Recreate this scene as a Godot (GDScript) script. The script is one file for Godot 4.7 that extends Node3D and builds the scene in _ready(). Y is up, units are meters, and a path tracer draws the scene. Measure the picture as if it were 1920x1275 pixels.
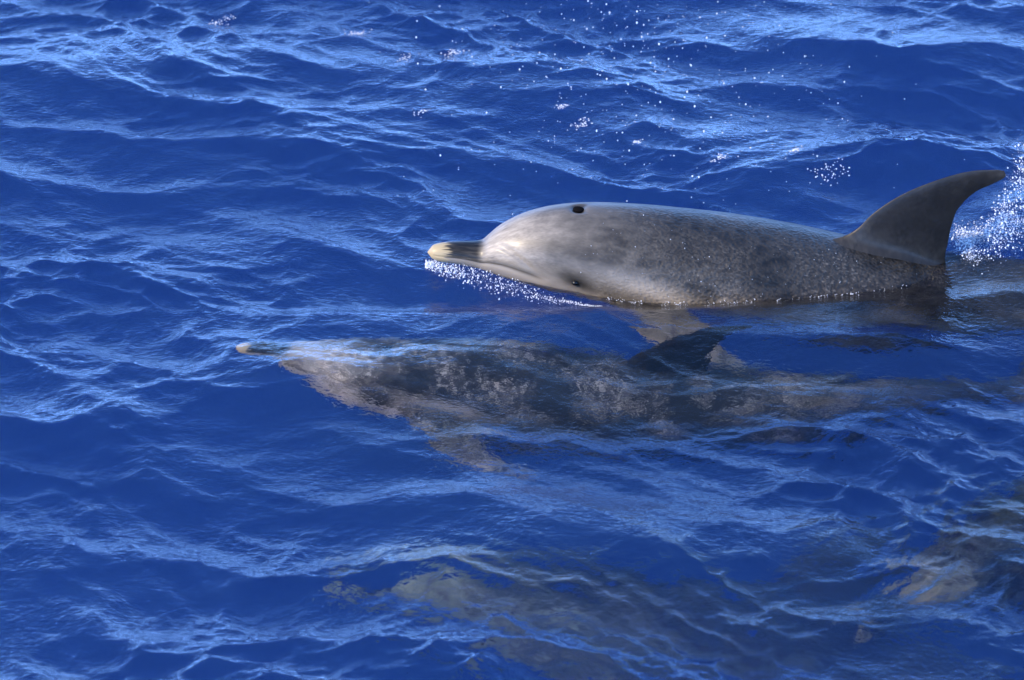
extends Node3D
# Two dolphins swim left through deep blue water, seen from a boat; two more swim deeper below them.

const SURF_X := 5.0e-3
const SURF_Z := 7.5e-3

var mats := {}
var wave_dir_x := PackedFloat32Array()
var wave_dir_z := PackedFloat32Array()
var wave_k := PackedFloat32Array()
var wave_w := PackedFloat32Array()
var wave_ph := PackedFloat32Array()
var wave_sum := 0.0
var band := PackedFloat32Array()
var patch_noise: FastNoiseLite
var swell_noise: FastNoiseLite

# ---------------------------------------------------------------- bookkeeping

var taken := {}

func numbered(called: String) -> String:
	var n: int = taken.get(called, 0)
	taken[called] = n + 1
	return called if n == 0 else "%s_%03d" % [called, n]

func tag(o: Node, label: String, category: String, group := "", kind := "") -> void:
	if label != "":
		o.set_meta("label", label)
	if category != "":
		o.set_meta("category", category)
	if group != "":
		o.set_meta("group", group)
	if kind != "":
		o.set_meta("kind", kind)

func put(mesh: Mesh, called: String, m: Material, parent: Node = self) -> MeshInstance3D:
	var o := MeshInstance3D.new()
	o.name = numbered(called) if parent == self else called
	o.mesh = mesh
	o.material_override = m
	parent.add_child(o, true)
	return o

func array_mesh(v: PackedVector3Array, n: PackedVector3Array, uv: PackedVector2Array, c: PackedColorArray, ix: PackedInt32Array) -> ArrayMesh:
	var a := []
	a.resize(Mesh.ARRAY_MAX)
	a[Mesh.ARRAY_VERTEX] = v
	if n.size():
		a[Mesh.ARRAY_NORMAL] = n
	if uv.size():
		a[Mesh.ARRAY_TEX_UV] = uv
	if c.size():
		a[Mesh.ARRAY_COLOR] = c
	a[Mesh.ARRAY_INDEX] = ix
	var m := ArrayMesh.new()
	m.add_surface_from_arrays(Mesh.PRIMITIVE_TRIANGLES, a)
	return m

# smooth curve through a table
func spl(xs: PackedFloat32Array, ys: PackedFloat32Array, x: float) -> float:
	var n := xs.size()
	if x <= xs[0]:
		return ys[0]
	if x >= xs[n - 1]:
		return ys[n - 1]
	var i := clampi(xs.bsearch(x, false) - 1, 0, n - 2)
	var h := xs[i + 1] - xs[i]
	var t := (x - xs[i]) / h
	var d := (ys[i + 1] - ys[i]) / h
	var m0 := d
	var m1 := d
	if i > 0:
		var dp := (ys[i] - ys[i - 1]) / (xs[i] - xs[i - 1])
		m0 = 0.0 if dp * d <= 0.0 else 2.0 * dp * d / (dp + d)
	if i < n - 2:
		var dn := (ys[i + 2] - ys[i + 1]) / (xs[i + 2] - xs[i + 1])
		m1 = 0.0 if dn * d <= 0.0 else 2.0 * dn * d / (dn + d)
	var t2 := t * t
	var t3 := t2 * t
	return (2 * t3 - 3 * t2 + 1) * ys[i] + (t3 - 2 * t2 + t) * h * m0 + (-2 * t3 + 3 * t2) * ys[i + 1] + (t3 - t2) * h * m1

# ---------------------------------------------------------------- the sea

func setup_waves() -> void:
	var r := RandomNumberGenerator.new()
	r.seed = 4217
	band.resize(30)
	for i in 30:
		band[i] = 0.48 if i < 4 else 0.62 if i < 9 else 1.40 if i < 21 else 1.15
	var lam := 1.15
	var w := 1.0
	for i in 30:
		# wave fronts mostly lie across the view, some run diagonally
		var a := r.randfn(0.0, 0.40) + (0.55 if r.randf() < 0.5 else -0.55)
		wave_dir_x.append(sin(a))
		wave_dir_z.append(cos(a))
		wave_k.append(TAU / lam)
		wave_w.append(w)
		wave_ph.append(r.randf() * TAU)
		wave_sum += w
		w *= 0.82
		lam /= 1.175
	patch_noise = FastNoiseLite.new()
	patch_noise.seed = 11
	patch_noise.noise_type = FastNoiseLite.TYPE_SIMPLEX_SMOOTH
	patch_noise.frequency = 1.6
	patch_noise.fractal_octaves = 2
	swell_noise = FastNoiseLite.new()
	swell_noise.seed = 5
	swell_noise.noise_type = FastNoiseLite.TYPE_SIMPLEX_SMOOTH
	swell_noise.frequency = 0.55
	swell_noise.fractal_octaves = 2

func bump(x: float, z: float, cx: float, cz: float, sx: float, sz: float) -> float:
	var dx := (x - cx) / sx
	var dz := (z - cz) / sz
	return exp(-dx * dx - dz * dz)

func ridge(dz: float, behind: float, before: float) -> float:
	var q := dz / (behind if dz < 0.0 else before)
	return exp(-q * q)

func calm(x: float, z: float) -> float:
	# how far the water lies calm along the swimming dolphins
	var ax := clampf(x, -0.15, 1.6)
	var d1 := Vector2(x - ax, z + 0.34).length() / 0.34
	var bx := clampf(x, -0.6, 1.1)
	var d2 := Vector2(x - bx, z - 0.08).length() / 0.28
	return 1.0 - 0.72 * exp(-d1 * d1) - 0.25 * exp(-d2 * d2) * (1.0 - exp(-d1 * d1))

func wave_height(x0: float, z0: float, finest: float) -> float:
	var x := x0 + 0.10 * swell_noise.get_noise_2d(x0 * 2.0 + 40.0, z0 * 2.0)
	var z := z0 + 0.10 * swell_noise.get_noise_2d(x0 * 2.0, z0 * 2.0 + 70.0)
	var rough := clampf(0.80 + 1.3 * patch_noise.get_noise_2d(x0 * 0.8, z0 * 0.55), 0.42, 1.6)
	var s := 0.0
	for i in 30:
		var k := wave_k[i]
		if TAU / k < finest:
			break
		var ph := (x * wave_dir_x[i] + z * wave_dir_z[i]) * k + wave_ph[i]
		var e := exp(1.5 * (sin(ph) - 1.0))
		var w := wave_w[i] * band[i]
		if i > 9:
			w *= rough
		var g := e * cos(ph) * w * 0.38 / wave_k[0] * 0.9
		x -= wave_dir_x[i] * g
		z -= wave_dir_z[i] * g
		s += (e - 0.37) * w
	var h := s / wave_sum * 0.20 * calm(x0, z0)
	return h + big_shape(x0, z0)

func big_shape(x: float, z: float) -> float:
	# the swell's own crests, as they stand at this moment
	var h := 0.02 * swell_noise.get_noise_2d(x, z * 1.6) * calm(x, z)
	if absf(x) < 4.0 and absf(z) < 4.0:
		h -= 0.020 * bump(x, z, 0.22, -0.17, 0.42, 0.11)
		h += 0.050 * bump(x, z + 0.12 * x, -0.95, -1.48, 0.60, 0.30)
		h += 0.040 * bump(x, z - 0.10 * x, 0.85, -1.02, 0.55, 0.17)
		h += 0.045 * bump(x, z - 0.15 * x, 1.15, -1.65, 0.35, 0.22)
		h += 0.028 * bump(x, z, 0.12, -1.42, 0.30, 0.18)
		# ridges added over the two dolphins, near slopes tilted to cut sky reflection
		h += 0.032 * ridge(z + 0.09 + 0.05 * x, 0.06, 0.32) * smoothstep(-0.75, -0.45, x) * smoothstep(1.5, 0.8, x)
		h += 0.056 * ridge(z + 0.60, 0.11, 0.42) * smoothstep(0.90, 1.22, x) * smoothstep(2.2, 1.5, x)
		h += 0.034 * bump(x, z, 0.20, 0.86, 0.55, 0.20)
		h += 0.022 * bump(x, z - 0.4 * x, -0.85, 0.75, 0.30, 0.20)
	return h

func axis_steps(lo: float, hi: float, step: float, reach: float) -> PackedFloat32Array:
	var out := PackedFloat32Array()
	var far := PackedFloat32Array()
	var d := step
	var p := lo
	while p > -reach:
		d *= 1.16
		p -= d
		far.append(p)
	for i in range(far.size() - 1, -1, -1):
		out.append(far[i])
	var n := int((hi - lo) / step)
	for i in n + 1:
		out.append(lo + i * step)
	d = step
	p = lo + n * step
	while p < reach:
		d *= 1.16
		p += d
		out.append(p)
	return out

func sheet(xs: PackedFloat32Array, zs: PackedFloat32Array, height: Callable) -> ArrayMesh:
	var nx := xs.size()
	var nz := zs.size()
	var v := PackedVector3Array()
	v.resize(nx * nz)
	var uv := PackedVector2Array()
	uv.resize(nx * nz)
	for j in nz:
		var z := zs[j]
		var dz := (zs[mini(j + 1, nz - 1)] - zs[maxi(j - 1, 0)]) * 0.5
		for i in nx:
			var x := xs[i]
			var dx := (xs[mini(i + 1, nx - 1)] - xs[maxi(i - 1, 0)]) * 0.5
			v[j * nx + i] = Vector3(x, height.call(x, z, 2.2 * maxf(dx, dz)), z)
			uv[j * nx + i] = Vector2(x, z)
	var n := PackedVector3Array()
	n.resize(nx * nz)
	for j in nz:
		var j0 := maxi(j - 1, 0)
		var j1 := mini(j + 1, nz - 1)
		for i in nx:
			var i0 := maxi(i - 1, 0)
			var i1 := mini(i + 1, nx - 1)
			n[j * nx + i] = (v[j1 * nx + i] - v[j0 * nx + i]).cross(v[j * nx + i1] - v[j * nx + i0]).normalized()
	var ix := PackedInt32Array()
	ix.resize((nx - 1) * (nz - 1) * 6)
	var q := 0
	for j in nz - 1:
		for i in nx - 1:
			var a := j * nx + i
			ix[q] = a
			ix[q + 1] = a + 1
			ix[q + 2] = a + nx
			ix[q + 3] = a + 1
			ix[q + 4] = a + nx + 1
			ix[q + 5] = a + nx
			q += 6
	return array_mesh(v, n, uv, PackedColorArray(), ix)

func ripple_texture() -> ImageTexture:
	var f := FastNoiseLite.new()
	f.seed = 77
	f.noise_type = FastNoiseLite.TYPE_SIMPLEX_SMOOTH
	f.frequency = 0.022
	f.fractal_octaves = 3
	f.fractal_gain = 0.55
	f.domain_warp_enabled = true
	f.domain_warp_amplitude = 18.0
	f.domain_warp_frequency = 0.012
	return ImageTexture.create_from_image(f.get_seamless_image(1024, 1024, false, false, 0.15))

func build_sea() -> void:
	setup_waves()
	var water := StandardMaterial3D.new()
	water.resource_name = "sea water"
	water.albedo_color = Color(1, 1, 1, 0)
	water.roughness = 0.02
	water.refraction_enabled = true
	water.refraction_scale = 0.033
	water.heightmap_enabled = true
	water.heightmap_texture = ripple_texture()
	water.heightmap_scale = 0.135
	water.uv1_scale = Vector3(1.7, 2.5, 1)
	var xs := axis_steps(-1.55, 1.55, SURF_X, 600.0)
	var zs := axis_steps(-2.5, 1.75, SURF_Z, 600.0)
	var o := put(sheet(xs, zs, wave_height), "water", water)
	tag(o, "deep blue choppy sea surface with small sharp wavelets", "", "", "structure")
	# the blue that water itself scatters back, stronger with every bit of depth
	var tint := Color(0.022, 0.084, 0.33).linear_to_srgb()
	var lxs := axis_steps(-2.4, 2.4, 0.06, 600.0)
	var lzs := axis_steps(-3.4, 2.6, 0.06, 600.0)
	var murk := StandardMaterial3D.new()
	murk.resource_name = "blue murk"
	murk.transparency = BaseMaterial3D.TRANSPARENCY_ALPHA
	murk.albedo_color = Color(tint.r, tint.g, tint.b, 0.12)
	murk.roughness = 1.0
	murk.specular_mode = BaseMaterial3D.SPECULAR_DISABLED
	var layer := sheet(lxs, lzs, murk_height)
	for k in 5:
		var m := put(layer, "murky_water", murk)
		m.position = Vector3(0.7 * k, -0.25 - 0.085 * k, -0.43 * k)
		m.rotation.y = 0.9 * k
		tag(m, "blue light scattering layer of the sea", "", "", "structure")
	var deep := StandardMaterial3D.new()
	deep.resource_name = "deep blue"
	deep.albedo_color = tint
	deep.roughness = 1.0
	deep.specular_mode = BaseMaterial3D.SPECULAR_DISABLED
	var d := put(layer, "deep_water", deep)
	d.position = Vector3(0.3, -0.95, 0.2)
	tag(d, "deep blue water far below the surface", "", "", "structure")

func murk_height(x: float, z: float, _finest: float) -> float:
	return 0.035 * patch_noise.get_noise_2d(x * 0.9, z * 0.9)

# ---------------------------------------------------------------- dolphins

var prof_s := PackedFloat32Array([0.0, 0.006, 0.015, 0.03, 0.05, 0.058, 0.066, 0.08, 0.10, 0.125, 0.15, 0.20, 0.25, 0.32, 0.40, 0.48, 0.56, 0.65, 0.75, 0.85, 0.92, 0.97, 1.0])
var prof_top := PackedFloat32Array([-0.030, -0.014, -0.008, -0.004, -0.001, 0.004, 0.024, 0.054, 0.082, 0.105, 0.120, 0.140, 0.155, 0.172, 0.182, 0.176, 0.155, 0.120, 0.085, 0.058, 0.042, 0.022, 0.004])
var prof_bot := PackedFloat32Array([-0.032, -0.046, -0.052, -0.056, -0.062, -0.066, -0.070, -0.078, -0.088, -0.100, -0.112, -0.135, -0.155, -0.172, -0.182, -0.180, -0.165, -0.130, -0.085, -0.052, -0.036, -0.018, -0.004])
var prof_w := PackedFloat32Array([0.002, 0.017, 0.023, 0.027, 0.034, 0.039, 0.050, 0.066, 0.086, 0.104, 0.117, 0.140, 0.157, 0.174, 0.182, 0.176, 0.155, 0.120, 0.078, 0.042, 0.026, 0.018, 0.006])
const BASE_L := 2.15

class Body:
	var length := 2.15
	var ax_s := PackedFloat32Array()
	var ax_y := PackedFloat32Array()
	var v := PackedVector3Array()
	var n := PackedVector3Array()
	var uv := PackedVector2Array()
	var c := PackedColorArray()
	var ix := PackedInt32Array()

func bent(b: Body, p: Vector3) -> Vector3:
	# p is in the straight body: x from the beak tip to the tail; the spine is bent up and down
	var s := clampf(p.x / b.length, 0.0, 1.0)
	var y0 := spl(b.ax_s, b.ax_y, s)
	var slope := (spl(b.ax_s, b.ax_y, s + 0.03) - spl(b.ax_s, b.ax_y, s - 0.03)) / (b.length * (minf(s + 0.03, 1.0) - maxf(s - 0.03, 0.0)))
	var t := Vector2(1, slope).normalized()
	return Vector3(p.x - t.y * p.y, y0 + t.x * p.y, p.z)

func grid_faces(b: Body, first: int, rows: int, cols: int, flip := false) -> void:
	for i in rows - 1:
		for j in cols - 1:
			var a := first + i * cols + j
			if flip:
				b.ix.append_array(PackedInt32Array([a, a + cols, a + 1, a + 1, a + cols, a + cols + 1]))
			else:
				b.ix.append_array(PackedInt32Array([a, a + 1, a + cols, a + 1, a + cols + 1, a + cols]))

func grid_normals(b: Body, first: int, rows: int, cols: int, wrap: bool, flip := false) -> void:
	for i in rows:
		for j in cols:
			var i0 := maxi(i - 1, 0)
			var i1 := mini(i + 1, rows - 1)
			var j0 := j - 1
			var j1 := j + 1
			if wrap:
				j0 = cols - 2 if j == 0 else j - 1
				j1 = 1 if j == cols - 1 else j + 1
			else:
				j0 = maxi(j0, 0)
				j1 = mini(j1, cols - 1)
			var d := (b.v[first + i1 * cols + j] - b.v[first + i0 * cols + j]).cross(b.v[first + i * cols + j1] - b.v[first + i * cols + j0])
			d = d.normalized() if d.length() > 1e-12 else Vector3.UP
			b.n[first + i * cols + j] = -d if flip else d

func skin_point(b: Body, s: float, th: float) -> Vector3:
	var k := b.length / BASE_L
	var top := spl(prof_s, prof_top, s)
	var bot := spl(prof_s, prof_bot, s)
	var w := spl(prof_s, prof_w, s)
	var mid := (top + bot) * 0.5
	var half := (top - bot) * 0.5
	var cy := cos(th)
	var sz := sin(th)
	var r := 1.0
	var side := absf(th) if absf(th) <= PI else TAU - absf(th)
	# the mouth is a groove along the beak that ends under the eye
	if s < 0.135:
		var dm := (side - mouth_angle(s)) / 0.10
		r -= 0.075 * exp(-dm * dm) * smoothstep(0.135, 0.11, s) * smoothstep(0.0, 0.01, s)
	# crease between beak and forehead, running down to the corner of the mouth
	if s > 0.04 and s < 0.14 and side < 1.9:
		var dc := (s - 0.0595 - 0.050 * pow(side / 1.6, 2.0)) / 0.0045
		r -= 0.07 * exp(-dc * dc) * smoothstep(1.9, 1.4, side)
	# blowhole
	if absf(s - 0.151) < 0.02 and side < 0.4:
		var u := (s - 0.151) * BASE_L / 0.012 - 0.35 * pow(side * 0.117 / 0.02, 2.0)
		var q := side * 0.117 / 0.019
		r -= 0.09 * exp(-u * u * 0.9 - q * q * q * q)
	return Vector3(s * b.length, (mid + half * cy * r) * k, w * sz * r * k)

func mouth_angle(s: float) -> float:
	return 1.62 + 0.25 * smoothstep(0.05, 0.13, s)

func add_trunk(b: Body, rings: int, around: int) -> void:
	var first := b.v.size()
	var cols := around + 1
	for i in rings:
		var t := float(i) / (rings - 1)
		var s := t * (0.42 + 0.58 * t)
		for j in cols:
			var th := TAU * j / around
			b.v.append(bent(b, skin_point(b, s, th)))
			b.n.append(Vector3.UP)
			b.uv.append(Vector2(s, float(j) / around))
			b.c.append(Color.WHITE)
	grid_faces(b, first, rings, cols, true)
	grid_normals(b, first, rings, cols, true, true)

# A fin: rows go outwards (v), each a chord from its leading to its trailing edge
func add_fin(b: Body, at: Vector3, chord: Vector3, span: Vector3, vs: PackedFloat32Array, le: PackedFloat32Array, te: PackedFloat32Array, thick: float, flare: float, size: float, dark: Color, uv0: Vector2, uvv := 0.5, hug := false) -> void:
	var nrm := chord.cross(span).normalized()
	var stiff := bent(b, Vector3(at.x, 0, 0))
	var tx := (bent(b, Vector3(at.x + 0.15 * size, 0, 0)) - bent(b, Vector3(at.x, 0, 0))).normalized()
	var ty := Vector3(-tx.y, tx.x, 0)
	var rows := 52 if hug else 34
	var half := 20
	var cols := half * 2 + 1
	var first := b.v.size()
	var vmin := vs[0]
	var vmax := vs[vs.size() - 1]
	for i in rows:
		var t := float(i) / (rows - 1)
		t = lerpf(pow(t, 1.7), t * (2.0 - t), t) if hug else t * (1.6 - 0.6 * t)
		var vv := lerpf(vmin, vmax, t)
		var l := spl(vs, le, vv)
		var r := spl(vs, te, vv)
		var th := thick * (1.0 - 0.8 * t) + flare * 0.013 / (maxf(vv, 0.0) + 0.0035)
		th *= sqrt(maxf(0.0, 1.0 - pow(t, 10.0)))
		for j in cols:
			# once round the section: leading edge, one face, trailing edge, other face
			var q := float(j) / (cols - 1)
			var f := 0.5 - 0.5 * cos(TAU * q)
			var side := 1.0 if q < 0.5 else -1.0
			var prof := 2.6 * (sqrt(f) * 0.62 * (1.0 - f) + 0.12 * f * (1.0 - f))
			if j == 0 or j == half or j == cols - 1:
				prof = 0.0
			var p := at + (chord * lerpf(l, r, f) + span * vv + nrm * (side * th * prof)) * size
			if hug:
				# the root lies on the curved back
				var fs := p.x / b.length
				var w := spl(prof_s, prof_w, fs) * size
				var z := minf(absf(p.z), w * 0.9)
				p.y = vv * size + lerpf(at.y, spl(prof_s, prof_top, fs) * size, 1.0 - smoothstep(0.0, 0.11, vv)) - (w - sqrt(w * w - z * z)) * (1.0 - smoothstep(0.0, 0.025, vv))
			var q3 := bent(b, p)
			if hug:
				# away from its root the fin keeps its own shape
				q3 = q3.lerp(stiff + tx * (p.x - at.x) + ty * p.y + Vector3(0, 0, p.z), smoothstep(0.0, 0.08, vv))
			b.v.append(q3)
			b.n.append(Vector3.UP)
			b.uv.append(uv0 + Vector2(lerpf(l, r, f) * 0.36, vv * uvv))
			b.c.append(Color.WHITE.lerp(dark, 0.35 + 0.65 * smoothstep(0.0, 0.085, vv + 0.03 * f - 0.01)))
	grid_faces(b, first, rows, cols, true)
	grid_normals(b, first, rows, cols, true, true)

func dolphin_mesh(b: Body, rings: int, around: int) -> ArrayMesh:
	var k := b.length / BASE_L
	add_trunk(b, rings, around)
	var dark := Color(0.36, 0.35, 0.35)
	# dorsal fin
	add_fin(b, Vector3(0.428 * b.length, 0.178 * k, 0), Vector3(1, 0, 0), Vector3(0, 1, 0),
		PackedFloat32Array([-0.02, 0.0, 0.014, 0.0414, 0.081, 0.1155, 0.152, 0.1868, 0.2097, 0.2338, 0.2456]),
		PackedFloat32Array([-0.085, -0.030, -0.004, 0.026, 0.050, 0.078, 0.116, 0.165, 0.203, 0.2557, 0.307]),
		PackedFloat32Array([0.30, 0.270, 0.260, 0.2497, 0.2373, 0.238, 0.2504, 0.2753, 0.3055, 0.328, 0.322]),
		0.0135, 0.011, k, dark, Vector2(0.86, 0.004), 0.5, true)
	# flippers
	for side in [1.0, -1.0]:
		var root := skin_point(b, 0.24, side * 1.95)
		var sp := Vector3(0.52, -0.40, 0.76 * side).normalized()
		var ch := (Vector3(1, 0.10, 0) - sp * sp.dot(Vector3(1, 0.10, 0))).normalized()
		add_fin(b, root - sp * 0.03, ch, sp,
			PackedFloat32Array([-0.02, 0.0, 0.06, 0.14, 0.22, 0.28, 0.315]),
			PackedFloat32Array([-0.075, -0.066, -0.060, -0.045, 0.0, 0.055, 0.10]),
			PackedFloat32Array([0.075, 0.066, 0.062, 0.066, 0.085, 0.102, 0.115]),
			0.012, 0.012, k, Color(0.82, 0.80, 0.74), Vector2(0.30, 0.28))
	# flukes
	for side in [1.0, -1.0]:
		var sp := Vector3(0.0, 0.0, side)
		add_fin(b, Vector3(0.925 * b.length, 0, 0), Vector3(1, 0, 0), sp,
			PackedFloat32Array([0.0, 0.02, 0.08, 0.15, 0.21, 0.25, 0.27]),
			PackedFloat32Array([-0.09, -0.05, 0.03, 0.075, 0.125, 0.175, 0.215]),
			PackedFloat32Array([0.135, 0.150, 0.168, 0.176, 0.190, 0.210, 0.232]),
			0.012, 0.014, k, Color(0.55, 0.55, 0.56), Vector2(0.62, 0.05))
	return array_mesh(b.v, b.n, b.uv, b.c, b.ix)

func noise(seed_: int, freq: float, oct := 3, type := FastNoiseLite.TYPE_SIMPLEX_SMOOTH) -> FastNoiseLite:
	var f := FastNoiseLite.new()
	f.seed = seed_
	f.noise_type = type
	f.frequency = freq
	f.fractal_octaves = oct
	return f

func skin_images(mottle: float) -> Array:
	var w := 1200
	var h := 480
	var big := noise(3, 6.0, 3)
	var mid := noise(4, 22.0, 3)
	var fine := noise(6, 95.0, 2)
	var fl := noise(9, 120.0, 1)
	var caustic := noise(10, 64.0, 2)
	var px := PackedByteArray()
	px.resize(w * h * 3)
	var bp := PackedByteArray()
	bp.resize(w * h)
	for y in h:
		var th := TAU * (y + 0.5) / h
		var side := th if th <= PI else TAU - th     # 0 along the back, PI along the belly
		var a := side / PI
		for x in w:
			var s := (x + 0.5) / w
			# metres on the skin, closed round the body
			var cx := s * 2.15
			var cy := cos(th) * 0.17
			var cz := sin(th) * 0.17
			var n1 := big.get_noise_3d(cx, cy, cz)
			var n2 := mid.get_noise_3d(cx, cy * 1.4, cz * 1.4)
			var n3 := fine.get_noise_3d(cx, cy * 1.5, cz * 1.5)
			# dark cape over the back, grey flank, pale belly
			var cape_edge := 0.30 + 0.16 * smoothstep(0.15, 0.40, s) - (0.20 if mottle < 1.5 else -0.12) * smoothstep(0.55, 0.85, s) + (0.0 if mottle < 1.5 else 0.22) * smoothstep(0.18, 0.3, s)
			var cape := smoothstep(0.10, -0.10, a - cape_edge + 0.10 * n1 + 0.05 * n2)
			cape *= smoothstep(0.13, 0.27, s + 0.02 * n1)
			var belly := smoothstep(-0.06, 0.10, a - 0.70 + 0.05 * n1 + 0.22 * smoothstep(0.28, 0.10, s))
			var g := lerpf(0.125 if mottle < 1.5 else 0.050, 0.048 if mottle < 1.5 else 0.024, cape)
			g = lerpf(g, 0.30 + 0.12 * (mottle - 1.0), belly * (1.0 - (0.3 if mottle < 1.5 else 0.75) * smoothstep(0.22, 0.45, s)))
			# head: pale forehead and cheeks, front lightened further to paint the sun highlight
			var head := smoothstep(0.20, 0.08, s) * (1.0 - belly)
			g = lerpf(g, lerpf(0.34, 0.15, smoothstep(0.07, 0.17, s)) * (1.0 + 0.5 * n1 + 0.45 * n2 + 0.3 * n3), head * 0.9)
			var stripe := exp(-pow((a - 0.30 - 0.9 * (s - 0.10)) / 0.05, 2.0)) * smoothstep(0.075, 0.11, s) * smoothstep(0.22, 0.15, s)
			g *= 1.0 - 0.35 * stripe
			# beak: dark upper jaw, pale tip
			var beak := smoothstep(0.066, 0.052, s)
			g = lerpf(g, 0.020 + 0.11 * a * a + 0.05 * (n2 + n1), beak * smoothstep(0.62, 0.40, a))
			g *= exp((1.5 * n2 + 1.7 * n1) * mottle * (1.0 - 0.8 * smoothstep(0.78, 0.86, s)) * smoothstep(0.10 - 0.06 * (mottle - 1.0), 0.28, s) + 0.40 * n3 * (0.5 + 1.6 * absf(n1)) * mottle * mottle * smoothstep(0.12, 0.30, s))
			# spots, pale flecks and scars
			var spots := smoothstep(0.10, 0.22, n2 + 0.7 * n1 + 0.35 * n3) * smoothstep(0.15, 0.27, s + 0.05 * n1)
			g *= 1.0 - 0.66 * spots * smoothstep(0.86, 0.78, s) * (1.0 - 0.5 * belly)
			var fleck := smoothstep(0.40, 0.75, fl.get_noise_3d(cx * 0.6, cy * 1.2, cz * 1.2)) * smoothstep(0.20, 0.42, s) * smoothstep(0.86, 0.78, s) * smoothstep(0.06, 0.13, a) * smoothstep(-0.25, 0.30, n1 + 0.4 * n2)
			g += 0.10 * fleck * mottle * mottle
			if mottle > 1.5:  # bright blobs paint underwater caustics into the submerged skin
				g += 0.32 * smoothstep(0.18, 0.50, caustic.get_noise_3d(cx * 0.8, cy, cz) + 0.22 * n1) * smoothstep(-0.35, 0.25, n1 + 0.5 * n2) * smoothstep(0.06, 0.10, s) * smoothstep(0.9, 0.6, s)
			var scar := smoothstep(0.045, 0.0, absf(mid.get_noise_3d(cx * 0.5 + 9.0, cy * 1.1, cz + 4.0))) * smoothstep(0.1, 0.4, n1)
			g *= 1.0 - 0.45 * scar * smoothstep(0.16, 0.25, s)
			# eye patch
			var ex := (s - 0.160 - 0.1 * (a - 0.535)) / 0.019
			var ea := (a - 0.535) / 0.048
			g *= 1.0 - 0.93 * exp(-ex * ex - ea * ea)
			# pale streak behind the eye
			var px1 := (s - 0.235) / 0.045
			var pa := (a - 0.46 - 0.2 * (s - 0.235)) / 0.05
			g = lerpf(g, 0.42, 0.8 * exp(-px1 * px1 - pa * pa))
			# blowhole
			var bx := (s - 0.151) * 2.15 / 0.011 - 0.3 * pow(a / 0.05, 2.0)
			g *= 1.0 - 0.96 * exp(-pow(bx * 0.85, 4.0) - pow(a / 0.058, 4.0))
			# mouth line
			if s < 0.13 and s > 0.012:
				var ml := (side - mouth_angle(s)) / 0.05
				g *= 1.0 - 0.6 * exp(-ml * ml) * smoothstep(0.13, 0.11, s)
			g = clampf(g, 0.012, 0.75)
			var col := Color(g * 1.13, g * 0.97, g * 0.77)
			var tip := smoothstep(0.026, 0.016, s * (1.0 if mottle < 1.5 else 1.7) + 0.010 * n2)
			col = col.lerp(Color(0.52, 0.40, 0.22), tip)
			col = col.linear_to_srgb()
			var q := (y * w + x) * 3
			px[q] = int(clampf(col.r, 0, 1) * 255.0)
			px[q + 1] = int(clampf(col.g, 0, 1) * 255.0)
			px[q + 2] = int(clampf(col.b, 0, 1) * 255.0)
			bp[y * w + x] = int(clampf(0.5 + (1.0 - 0.85 * smoothstep(0.78, 0.86, s)) * (0.28 * n3 * smoothstep(0.10, 0.30, s) + 0.20 * n2 * smoothstep(0.1, 0.3, s) - 0.2 * spots), 0, 1) * 255.0)
	return [ImageTexture.create_from_image(Image.create_from_data(w, h, false, Image.FORMAT_RGB8, px)), ImageTexture.create_from_image(Image.create_from_data(w, h, false, Image.FORMAT_L8, bp))]

func skin_material(t: Array, tint: Color) -> StandardMaterial3D:
	var m := StandardMaterial3D.new()
	m.resource_name = "wet dolphin skin"
	m.albedo_color = tint
	m.albedo_texture = t[0]
	m.vertex_color_use_as_albedo = true
	m.roughness = 0.42
	m.clearcoat_enabled = true
	m.clearcoat = 0.12
	m.clearcoat_roughness = 0.25
	m.metallic_specular = 0.42
	m.heightmap_enabled = true
	m.heightmap_texture = t[1]
	m.heightmap_scale = 0.65
	return m

func dolphin(label: String, length: float, ax_s: Array, ax_y: Array, skin: Material, at: Vector3, turn: Vector3, rings := 420, around := 120) -> Node3D:
	var b := Body.new()
	b.length = length
	b.ax_s = PackedFloat32Array(ax_s)
	b.ax_y = PackedFloat32Array(ax_y)
	var o := Node3D.new()
	o.name = numbered("dolphin")
	add_child(o, true)
	o.position = at
	o.rotation = turn
	tag(o, label, "dolphin", "dolphins swimming side by side")
	put(dolphin_mesh(b, rings, around), "body", skin, o)
	var k := length / BASE_L
	for side in [1.0, -1.0]:
		var e := SphereMesh.new()
		e.radius = 0.008 * k
		e.height = 0.013 * k
		e.radial_segments = 20
		e.rings = 10
		var eye := put(e, "eye", mats.eye, o)
		eye.position = bent(b, skin_point(b, 0.158, side * 0.54 * PI) * Vector3(1, 1, 0.985))
	var h := SphereMesh.new()
	h.radius = 0.5
	h.height = 1.0
	h.radial_segments = 24
	h.rings = 12
	var hole := put(h, "blowhole", mats.hole, o)
	hole.position = bent(b, skin_point(b, 0.1515, 0.0) + Vector3(0, 0.0062, 0) * k)
	hole.scale = Vector3(0.026, 0.010, 0.026) * k
	hole.rotation.z = -0.1
	return o

# ---------------------------------------------------------------- spray and foam

var drop_rng := RandomNumberGenerator.new()

func drop_mesh() -> SphereMesh:
	var m := SphereMesh.new()
	m.radius = 1.0
	m.height = 2.0
	m.radial_segments = 8
	m.rings = 4
	return m

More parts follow.
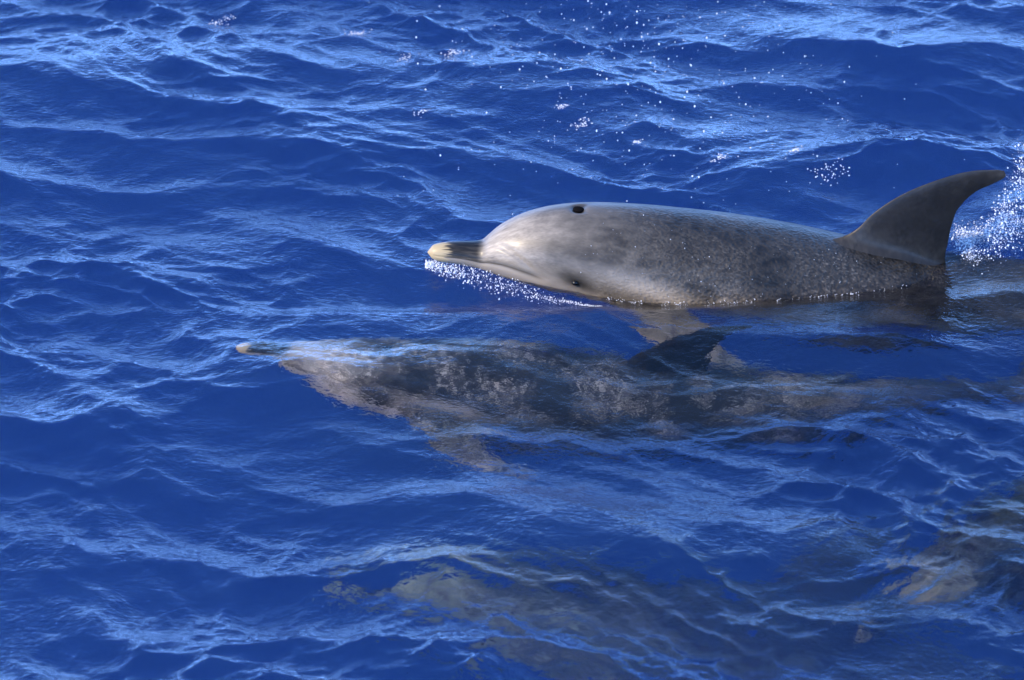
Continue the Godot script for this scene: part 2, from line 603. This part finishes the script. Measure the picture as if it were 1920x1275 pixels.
func drops(called: String, label: String, category: String, where: PackedVector3Array, size: PackedFloat32Array) -> void:
	var mm := MultiMesh.new()
	mm.transform_format = MultiMesh.TRANSFORM_3D
	mm.mesh = mats.drop_mesh
	mm.instance_count = where.size()
	for i in where.size():
		var b := Basis.from_euler(Vector3(drop_rng.randf() * 3.0, drop_rng.randf() * 3.0, 0)).scaled(Vector3(size[i], size[i] * drop_rng.randf_range(0.7, 1.5), size[i]))
		mm.set_instance_transform(i, Transform3D(b, where[i]))
	var o := MultiMeshInstance3D.new()
	o.name = numbered(called)
	o.multimesh = mm
	o.material_override = mats.foam
	add_child(o, true)
	tag(o, label, category, "", "stuff")

func build_foam(leader: Node3D) -> void:
	drop_rng.seed = 99
	var foam := StandardMaterial3D.new()
	foam.resource_name = "white water"
	foam.albedo_color = Color(0.95, 0.96, 0.98)
	foam.roughness = 0.15
	mats.foam = foam
	mats.drop_mesh = drop_mesh()
	var p := PackedVector3Array()
	var r := PackedFloat32Array()
	# fine spray that hangs in the air behind the dolphin's head
	for i in 560:
		var x := drop_rng.randfn(0.33, 0.24)
		var z := drop_rng.randf_range(-1.75, -0.55)
		p.append(Vector3(x + 0.10 * (z + 1.1), drop_rng.randf_range(0.03, 0.30) , z))
		r.append(0.0009 + 0.0016 * pow(drop_rng.randf(), 4.0))
	drops("spray", "fine spray of droplets in the air behind the surfacing dolphin's head", "spray", p, r)
	# bubbles along the beak's waterline
	p = PackedVector3Array()
	r = PackedFloat32Array()
	var bx := PackedFloat32Array([-0.195, -0.13, -0.07, 0.0, 0.06, 0.13, 0.20])
	var bz := PackedFloat32Array([-0.345, -0.318, -0.295, -0.262, -0.228, -0.195, -0.165])
	var wide := PackedFloat32Array([0.014, 0.034, 0.042, 0.038, 0.020, 0.009, 0.004])
	for i in 1900:
		var t := pow(drop_rng.randf(), 1.7)
		var x := lerpf(-0.195, 0.20, t)
		var z := spl(bx, bz, x) + drop_rng.randfn(0.0, 0.55) * spl(bx, wide, x)
		p.append(Vector3(x, wave_height(x, z, 0.02) + 0.002 + 0.010 * pow(drop_rng.randf(), 2.0) * (1.0 - t), z))
		r.append((0.0005 + 0.0019 * pow(drop_rng.randf(), 4.0)) * (1.0 - 0.4 * t))
	drops("beak_foam", "string of white bubbles under the surfacing dolphin's beak", "foam", p, r)
	# foam beads where the flank meets the water, white to paint its glints
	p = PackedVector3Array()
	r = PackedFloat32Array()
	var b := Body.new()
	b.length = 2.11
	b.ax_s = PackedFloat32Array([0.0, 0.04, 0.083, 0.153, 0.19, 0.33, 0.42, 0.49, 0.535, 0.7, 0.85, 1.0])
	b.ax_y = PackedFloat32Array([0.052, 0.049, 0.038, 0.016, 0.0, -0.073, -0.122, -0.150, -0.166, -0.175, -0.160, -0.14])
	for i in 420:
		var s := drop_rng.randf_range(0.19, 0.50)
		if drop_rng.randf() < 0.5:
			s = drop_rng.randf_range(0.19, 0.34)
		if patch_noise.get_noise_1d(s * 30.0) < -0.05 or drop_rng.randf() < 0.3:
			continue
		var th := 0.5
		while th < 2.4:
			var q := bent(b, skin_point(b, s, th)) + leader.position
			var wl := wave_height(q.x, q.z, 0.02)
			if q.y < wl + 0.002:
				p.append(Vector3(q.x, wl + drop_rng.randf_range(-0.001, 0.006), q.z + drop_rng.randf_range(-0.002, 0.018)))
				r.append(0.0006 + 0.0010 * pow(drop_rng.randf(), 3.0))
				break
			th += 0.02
	drops("waterline_foam_glints", "white beads of foam and painted glints along the surfacing dolphin's flank", "foam", p, r)
	# white specks that stand in for wet glints on the skin
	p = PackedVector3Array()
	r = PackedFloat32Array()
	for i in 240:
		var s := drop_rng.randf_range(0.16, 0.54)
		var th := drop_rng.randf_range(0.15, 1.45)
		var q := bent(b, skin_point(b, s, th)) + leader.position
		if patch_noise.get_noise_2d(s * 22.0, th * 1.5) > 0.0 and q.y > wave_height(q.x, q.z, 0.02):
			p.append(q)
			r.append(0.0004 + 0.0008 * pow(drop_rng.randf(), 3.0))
	drops("wet_glints", "white specks standing for wet glints on the surfacing dolphin's wet back", "water beads", p, r)
	# the splash behind the dorsal fin
	p = PackedVector3Array()
	r = PackedFloat32Array()
	for i in 17000:
		var t := drop_rng.randf()
		var x := 1.03 + 0.42 * pow(t, 1.2) + drop_rng.randfn(0.0, 0.015)
		var high := 0.03 + 0.27 * smoothstep(0.0, 0.55, t)
		var z := -0.43 + drop_rng.randfn(0.0, 0.04)
		var y := high * pow(drop_rng.randf(), 0.8) * (0.65 + 0.35 * sin(x * 41.0 + 3.0 * z)) + drop_rng.randfn(0.0, 0.006)
		# torn into sheets
		if patch_noise.get_noise_3d(x * 9.0 - y * 4.0, y * 16.0, z * 3.0) < drop_rng.randf_range(-0.45, 0.15):
			continue
		p.append(Vector3(x, y + 0.01, z))
		r.append(0.0005 + 0.0019 * pow(drop_rng.randf(), 5.0))
	drops("splash", "white splash of broken water behind the dorsal fin", "splash", p, r)
	# clusters of white specks that stand in for sun glitter on the water
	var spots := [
		[420, 38, 0.018, "sun glint patch of white specks near the top left corner of the sea"],
		[670, 62, 0.016, "sun glint patch of white specks on a crest above the beak bubbles, left of the spray"],
		[760, 108, 0.012, "left one of two small sun glint patches side by side above the dolphins"],
		[850, 98, 0.014, "right one of two small sun glint patches side by side above the dolphins"],
		[793, 209, 0.008, "tiny sun glint patch alone above the surfacing dolphin's beak tip"],
		[1053, 200, 0.009, "upper small sun glint patch above the surfacing dolphin's blowhole"],
		[1090, 232, 0.014, "brightest sun glint patch above the surfacing dolphin's blowhole"],
		[1195, 266, 0.008, "faint sun glint patch above the surfacing dolphin's shoulder"],
		[1350, 295, 0.012, "sun glint patch above the middle of the surfacing dolphin's back"],
		[1490, 282, 0.010, "small sun glint patch just above the largest one, left of the dorsal fin"],
		[1555, 326, 0.024, "largest sun glint patch on the water just left of the dorsal fin"],
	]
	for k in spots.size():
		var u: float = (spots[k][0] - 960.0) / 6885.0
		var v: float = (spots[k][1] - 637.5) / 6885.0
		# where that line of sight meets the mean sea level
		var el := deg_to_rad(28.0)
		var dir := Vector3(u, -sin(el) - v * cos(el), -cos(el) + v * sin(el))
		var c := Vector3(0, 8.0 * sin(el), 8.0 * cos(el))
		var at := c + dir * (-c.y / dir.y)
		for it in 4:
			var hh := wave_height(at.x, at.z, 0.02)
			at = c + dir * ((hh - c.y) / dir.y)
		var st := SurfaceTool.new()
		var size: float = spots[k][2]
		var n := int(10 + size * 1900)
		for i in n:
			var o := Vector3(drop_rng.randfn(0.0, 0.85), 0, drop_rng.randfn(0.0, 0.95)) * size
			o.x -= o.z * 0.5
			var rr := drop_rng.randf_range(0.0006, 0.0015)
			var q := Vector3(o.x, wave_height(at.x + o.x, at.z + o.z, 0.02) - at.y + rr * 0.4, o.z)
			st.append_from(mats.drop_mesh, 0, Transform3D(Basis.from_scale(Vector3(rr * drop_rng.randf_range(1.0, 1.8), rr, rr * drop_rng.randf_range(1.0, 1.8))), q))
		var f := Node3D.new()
		f.name = numbered("sun_glint_patch")
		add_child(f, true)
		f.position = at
		tag(put(st.commit(), "glint_specks", mats.foam, f), "", "", "", "stuff")
		tag(f, spots[k][3], "foam", "sun glint patches of white specks on the sea")

# ---------------------------------------------------------------- scene

func _ready() -> void:
	var cam := Camera3D.new()
	cam.name = "camera"
	cam.fov = 10.58
	cam.near = 0.1
	cam.far = 1500.0
	add_child(cam)
	var lens := CameraAttributesPhysical.new()
	lens.frustum_focal_length = 129.6
	lens.frustum_focus_distance = 8.2
	lens.exposure_aperture = 6.0
	lens.frustum_far = 1500.0
	lens.frustum_near = 0.1
	cam.attributes = lens
	cam.fov = 10.58
	var el := deg_to_rad(28.0)
	cam.look_at_from_position(Vector3(0, 8.0 * sin(el), 8.0 * cos(el)), Vector3.ZERO, Vector3.UP)
	var sky := ProceduralSkyMaterial.new()
	sky.sky_top_color = Color(0.16, 0.26, 0.41)
	sky.sky_horizon_color = Color(0.527, 0.715, 0.991)
	sky.sky_curve = 0.108
	sky.sky_energy_multiplier = 2.4
	sky.ground_bottom_color = Color(0.03, 0.09, 0.28)
	sky.ground_horizon_color = Color(0.30, 0.45, 0.75)
	sky.sun_angle_max = 12.0
	var env := Environment.new()
	env.background_mode = Environment.BG_SKY
	env.sky = Sky.new()
	env.sky.sky_material = sky
	env.tonemap_mode = Environment.TONE_MAPPER_LINEAR
	env.tonemap_exposure = 1.1
	env.sdfgi_enabled = true
	env.ssao_enabled = true
	env.ssil_enabled = true
	var we := WorldEnvironment.new()
	we.name = "world_environment"
	we.environment = env
	add_child(we)
	var sun := DirectionalLight3D.new()
	sun.name = "sun"
	sun.light_energy = 1.5
	sun.light_color = Color(1.0, 0.92, 0.79)
	sun.light_angular_distance = 0.5
	sun.shadow_enabled = true
	add_child(sun)
	sun.look_at_from_position(Vector3(-0.75, 0.55, 0.35), Vector3.ZERO, Vector3.UP)

	build_sea()

	var eye := StandardMaterial3D.new()
	eye.resource_name = "dark eye"
	eye.albedo_color = Color(0.05, 0.045, 0.04)
	eye.roughness = 0.35
	mats.eye = eye
	var hole := StandardMaterial3D.new()
	hole.resource_name = "dark wet cavity"
	hole.albedo_color = Color(0.09, 0.08, 0.08)
	hole.roughness = 0.9
	hole.metallic_specular = 0.1
	mats.hole = hole
	var skin := skin_material(skin_images(1.0), Color.WHITE)
	var spotted_caustic := skin_material(skin_images(1.8), Color.WHITE)  # stronger spots, with caustic light painted in as bright flecks
	var leader := dolphin("grey dolphin surfacing with its blowhole, back and dark hooked dorsal fin out of the water", 2.11,
		[0.0, 0.04, 0.083, 0.153, 0.19, 0.33, 0.42, 0.49, 0.535, 0.7, 0.85, 1.0],
		[0.052, 0.049, 0.038, 0.016, 0.0, -0.073, -0.122, -0.150, -0.166, -0.175, -0.160, -0.14],
		skin, Vector3(-0.19, 0.012, -0.36), Vector3.ZERO)
	dolphin("mottled dolphin gliding just under the surface with only its pale beak tip breaking the water", 1.83,
		[0.0, 0.045, 0.08, 0.15, 0.30, 0.45, 0.6, 0.8, 1.0],
		[0.035, 0.01, -0.040, -0.112, -0.218, -0.295, -0.325, -0.31, -0.29],
		spotted_caustic, Vector3(-0.588, 0, 0.07), Vector3(0, 0.08, 0), 320, 96)
	var pale := skin_material([skin.albedo_texture, skin.heightmap_texture], Color(0.86, 0.97, 0.86))  # green-grey tint paints in the red light that deep water absorbs
	var dusky := skin_material([spotted_caustic.albedo_texture, spotted_caustic.heightmap_texture], Color(0.62, 0.66, 0.61))
	dolphin("deepest faint dolphin tilted on its side below the waves at the bottom of the view", 1.9,
		[0.0, 0.5, 1.0], [0.0, -0.22, -0.60],
		pale, Vector3(-0.36, -0.45, 0.56), Vector3(-0.7, 0.0, 0), 240, 80)
	dolphin("blurred brown dolphin under the waves at the lower right edge, beak towards the lower left", 1.9,
		[0.0, 0.15, 0.3, 0.5, 1.0], [-0.34, -0.37, -0.375, -0.38, -0.39],
		dusky, Vector3(0.68, 0, 0.82), Vector3(0, 0.66, 0), 240, 80)
	build_foam(leader)
